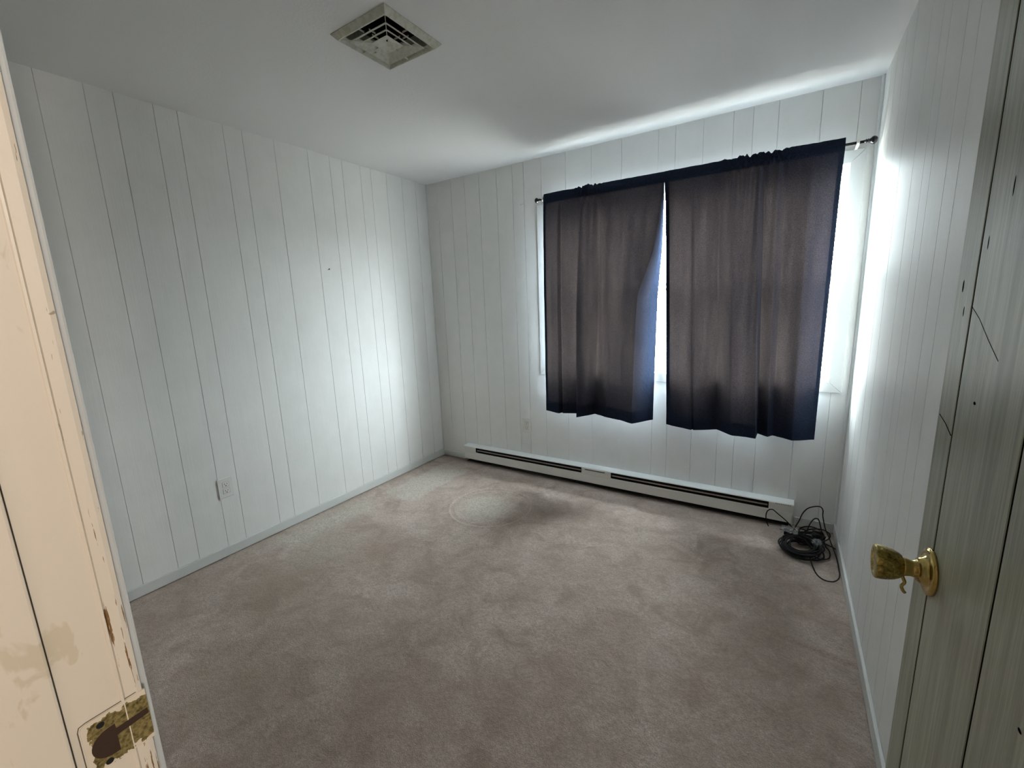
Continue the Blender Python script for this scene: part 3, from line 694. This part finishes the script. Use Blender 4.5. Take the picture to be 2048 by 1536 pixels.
# long split and short crack in the boards
bm = bmesh.new(); tube(bm, [(.692, .0001, 1.358), (.665, .0001, 1.345), (.630, .0001, 1.322), (.597, .0001, 1.302)], .00035, 5); bobj('crack', bm, M_dgroove, dr)
bm = bmesh.new(); tube(bm, [(.750, .0001, 1.205), (.722, .0001, 1.198), (.697, .0001, 1.188)], .0006, 5); bobj('crack', bm, M_dgroove, dr)
for x_, z_, rx, rz in ((.735, 1.385, .004, .012), (.640, 1.245, .006, .003), (.63, 1.49, .002, .016), (.675, 1.435, .002, .012), (.72, 1.352, .002, .010), (.43, .985, .006, .003), (.52, 1.11, .0, .0)):
    if rx: bm = bmesh.new(); bmesh.ops.create_icosphere(bm, subdivisions=2, radius=1, matrix=Matrix.Translation((x_, 0, z_)) @ Matrix.Diagonal((rx * .6, .0005, rz * .7, 1))); bobj('dent', bm, M_dgroove, dr)
for z_ in (.25, 1.02, 1.80):
    bm = bmesh.new(); cyl(bm, (-.004, .003, z_ - .045), (-.004, .003, z_ + .045), .006, n=12); bobj('hinge', bm, M_brass, dr)
# knob
KX, KZ = .692, .987
kb = empty('doorknob', (KX, 0, KZ), dr); tag(kb, 'tulip-shaped tarnished brass knob')
bm = bmesh.new(); lathe(bm, (0, 0, 0), (0, 1, 0), [(0, .0330), (.002, .0335), (.0045, .0325), (.0062, .0295), (.0068, .0270), (.0060, .0250), (.0068, .0215), (.0115, .0190), (.0150, .0160)], 40); bobj('rose', bm, M_brass2, kb, True)
bm = bmesh.new(); lathe(bm, (0, 0, 0), (0, 1, 0), [(.013, .0150), (.016, .0125), (.022, .0115), (.028, .0128), (.032, .0142)], 32); bobj('neck', bm, M_brass2, kb, True)
bm = bmesh.new(); lathe(bm, (0, 0, 0), (0, 1, 0), [(.0300, .0120), (.0320, .0155), (.035, .0180), (.041, .0212), (.048, .0232), (.055, .0243), (.0610, .0247), (.0630, .0235), (.0635, .0200), (.0622, .0185), (.0617, .004), (.0618, .0005)], 40); bobj('handle', bm, M_brass, kb, True)
bm = bmesh.new(); tube(bm, smooth_path([(.003, .030, -.013), (.003, .0275, -.020), (.002, .0255, -.026), (.001, .0285, -.032), (0, .0265, -.038), (0, .024, -.041)]), .0022, 8); tag(bobj('keeper_clip', bm, M_brass2, kb, True), 'small bent brass clip under the knob')

# ------------------------------------------------------------------ coiled black cord, plug and plastic film in the corner
cord = tag(empty('coiled_cord', (2.82, -.29, 0)), 'tangled coil of black cord on the carpet by the right end of the heater', 'cord')
rnd = random.Random(3)
pts = []
turns = 15
for k in range(turns * 36):
    t = 2 * math.pi * k / 36; tn = k / (turns * 36); w_ = rnd.random() * 0
    rr = .076 + .019 * math.sin(tn * 23 + .7) + .004 * math.sin(3.1 * t + tn * 9)
    x = 2.818 + rr * 1.02 * math.cos(t) + .006 * math.sin(tn * 31); y = -.312 + rr * 1.02 * math.sin(t) + .005 * math.cos(tn * 27)
    z = .008 + .034 * abs(math.sin(tn * 17 + 1)) * (.9 + .25 * math.sin(t + 1.2)) + .010 * (1 + math.sin(t - .2)) * .5
    pts.append((x, y, max(z, .006)))
bm = bmesh.new(); tube(bm, pts, .0042, 6); adopt(bobj('coil', bm, M_cord, smooth=True), cord)
pts = []
for k in range(8 * 30):
    t = 2 * math.pi * k / 30; tn = k / 240
    rx, ry = .060 + .014 * math.sin(tn * 19), .050 + .016 * math.sin(tn * 15 + 1)
    x = 2.868 + rx * math.cos(t) + .012 * math.sin(tn * 12); y = -.205 + ry * math.sin(t) + .010 * math.cos(tn * 9)
    z = .030 + .022 * math.sin(tn * 14) + .018 * math.sin(t * 1 + tn * 5) + .012
    pts.append((x, y, max(.006, z)))
bm = bmesh.new(); tube(bm, pts, .0036, 6); adopt(bobj('coil', bm, M_cord, smooth=True), cord)
loops = [
 [(2.66, -.104, .006), (2.648, -.100, .035), (2.643, -.100, .073), (2.651, -.100, .104), (2.674, -.100, .116), (2.701, -.100, .097), (2.746, -.102, .063), (2.785, -.115, .030), (2.82, -.15, .022), (2.85, -.18, .03)],
 [(2.78, -.16, .022), (2.793, -.130, .050), (2.808, -.128, .090), (2.821, -.126, .137), (2.842, -.126, .173), (2.871, -.126, .192), (2.898, -.126, .198), (2.913, -.126, .181), (2.916, -.126, .142), (2.931, -.14, .080), (2.945, -.19, .060),
  (2.955, -.265, .050), (2.968, -.322, .030), (2.976, -.369, .010), (2.977, -.428, .005), (2.976, -.472, .005), (2.966, -.516, .005), (2.942, -.549, .005), (2.908, -.552, .005), (2.882, -.520, .005), (2.870, -.468, .005), (2.862, -.425, .010), (2.855, -.39, .02)],
 [(2.835, -.205, .040), (2.845, -.200, .072), (2.855, -.200, .117), (2.869, -.200, .148), (2.882, -.200, .157), (2.894, -.200, .148), (2.910, -.200, .090), (2.925, -.205, .046), (2.932, -.212, .012), (2.947, -.243, .006), (2.949, -.290, .006), (2.940, -.332, .006), (2.919, -.353, .006), (2.897, -.360, .006), (2.872, -.352, .014)],
 [(2.890, -.270, .040), (2.910, -.262, .044), (2.938, -.254, .040), (2.952, -.252, .036), (2.964, -.256, .034), (2.972, -.262, .030)],
 [(2.72, -.115, .008), (2.74, -.125, .012), (2.77, -.135, .018), (2.80, -.150, .026), (2.84, -.16, .040), (2.88, -.165, .050), (2.905, -.17, .050)],
 [(2.78, -.22, .045), (2.81, -.235, .062), (2.85, -.25, .066), (2.89, -.245, .055)], [(2.79, -.20, .050), (2.83, -.215, .070), (2.87, -.21, .072), (2.91, -.22, .050)], [(2.80, -.25, .045), (2.83, -.285, .06), (2.85, -.32, .055), (2.87, -.345, .045)]]
for lp in loops:
    bm = bmesh.new(); tube(bm, smooth_path(lp, 8), .0030, 8); adopt(bobj('loose_loop', bm, M_cord, smooth=True), cord)
adopt(boxo('power_brick', (2.872, -.215, .002), (2.924, -.128, .052), M_cord, bev=.005, seg=3), cord)
bm = bmesh.new(); box(bm, (2.738, -.165, .004), (2.768, -.120, .022), .003, 2); box(bm, (2.742, -.120, .009), (2.746, -.106, .016)); box(bm, (2.758, -.120, .009), (2.762, -.106, .016)); adopt(bobj('plug', bm, M_cord), cord)
# crumpled clear plastic film
def film(name, c, sx, sy, h, seed, lab):
    n = 22; vs = []; fs = []
    for j in range(n + 1):
        for i in range(n + 1):
            u, v = i / n - .5, j / n - .5
            nz = noise.noise(Vector((u * 5 + seed, v * 5, seed))) + .5 * abs(noise.noise(Vector((u * 12 + seed, v * 12, 2))))
            ww = 1 - (2 * max(abs(u), abs(v))) ** 3
            vs.append((c[0] + u * sx + .006 * nz, c[1] + v * sy + .008 * noise.noise(Vector((v * 7, u * 7, seed))), max(.004, c[2] + h * ww + .018 * nz)))
    for j in range(n):
        for i in range(n): q = j * (n + 1) + i; fs.append((q, q + 1, q + n + 2, q + n + 1))
    o = pobj(name, vs, fs, M_film); tag(o, lab, 'plastic film', 'scraps of clear film on the cord'); return o
film('plastic_film', (2.762, -.222, .064), .080, .080, .010, 3.3, 'crumpled clear plastic film on the left side of the cord coil')
film('plastic_film', (2.886, -.298, .064), .045, .042, .009, 8.1, 'shiny scrap of clear plastic film on the right side of the cord coil')

# ------------------------------------------------------------------ hall behind the camera (closes the scene; its lamp lights the frame)
hall = [('wall_hall_back', (.9, -4.06, -.03), (4.2, -4.0, H + .05)), ('wall_hall_left', (.84, -4.06, -.03), (.9, YF - .115, H + .05)), ('wall_hall_right', (4.2, -4.06, -.03), (4.26, YF - .06, H + .05))]
for n_, a, b in hall: tag(boxo(n_, a, b, M_hall), kind='structure')
tag(boxo('wall_hall_side', (W + .12, YF - .115, -.03), (4.2, YF - .055, H + .05), M_hall), kind='structure')
tag(boxo('ceiling_hall', (.84, -4.06, H), (4.26, YF - .001, H + .05), M_hall), kind='structure')  # ceiling slab of the unseen hall
tag(boxo('floor_hall', (.84, -4.06, -.06), (4.26, -2.955, -.004), Mat('hall_carpet', (.35, .28, .22), .95).m), kind='structure')  # carpeted floor slab of the unseen hall
lamp = tag(empty('wall_lamp', (3.70, YF - .115, 1.70)), 'small hall wall lamp beside the doorway, behind the viewer', 'lamp')
bm = bmesh.new(); lathe(bm, (3.70, YF - .115, 1.70), (0, -1, 0), [(0, .05), (.012, .05), (.018, .03), (.03, .012)], 24); adopt(bobj('base', bm, M_brass, smooth=True), lamp)
bm = bmesh.new(); tube(bm, smooth_path([(3.70, YF - .14, 1.70), (3.70, YF - .25, 1.66), (3.70, -3.15, 1.665), (3.70, -3.165, 1.70)], 6), .006, 8); adopt(bobj('arm', bm, M_brass, smooth=True), lamp)
bm = bmesh.new(); lathe(bm, (3.70, -3.165, 1.695), (0, 0, 1), [(0, .012), (.005, .020), (.03, .018)], 20); adopt(bobj('socket', bm, M_brass, smooth=True), lamp)
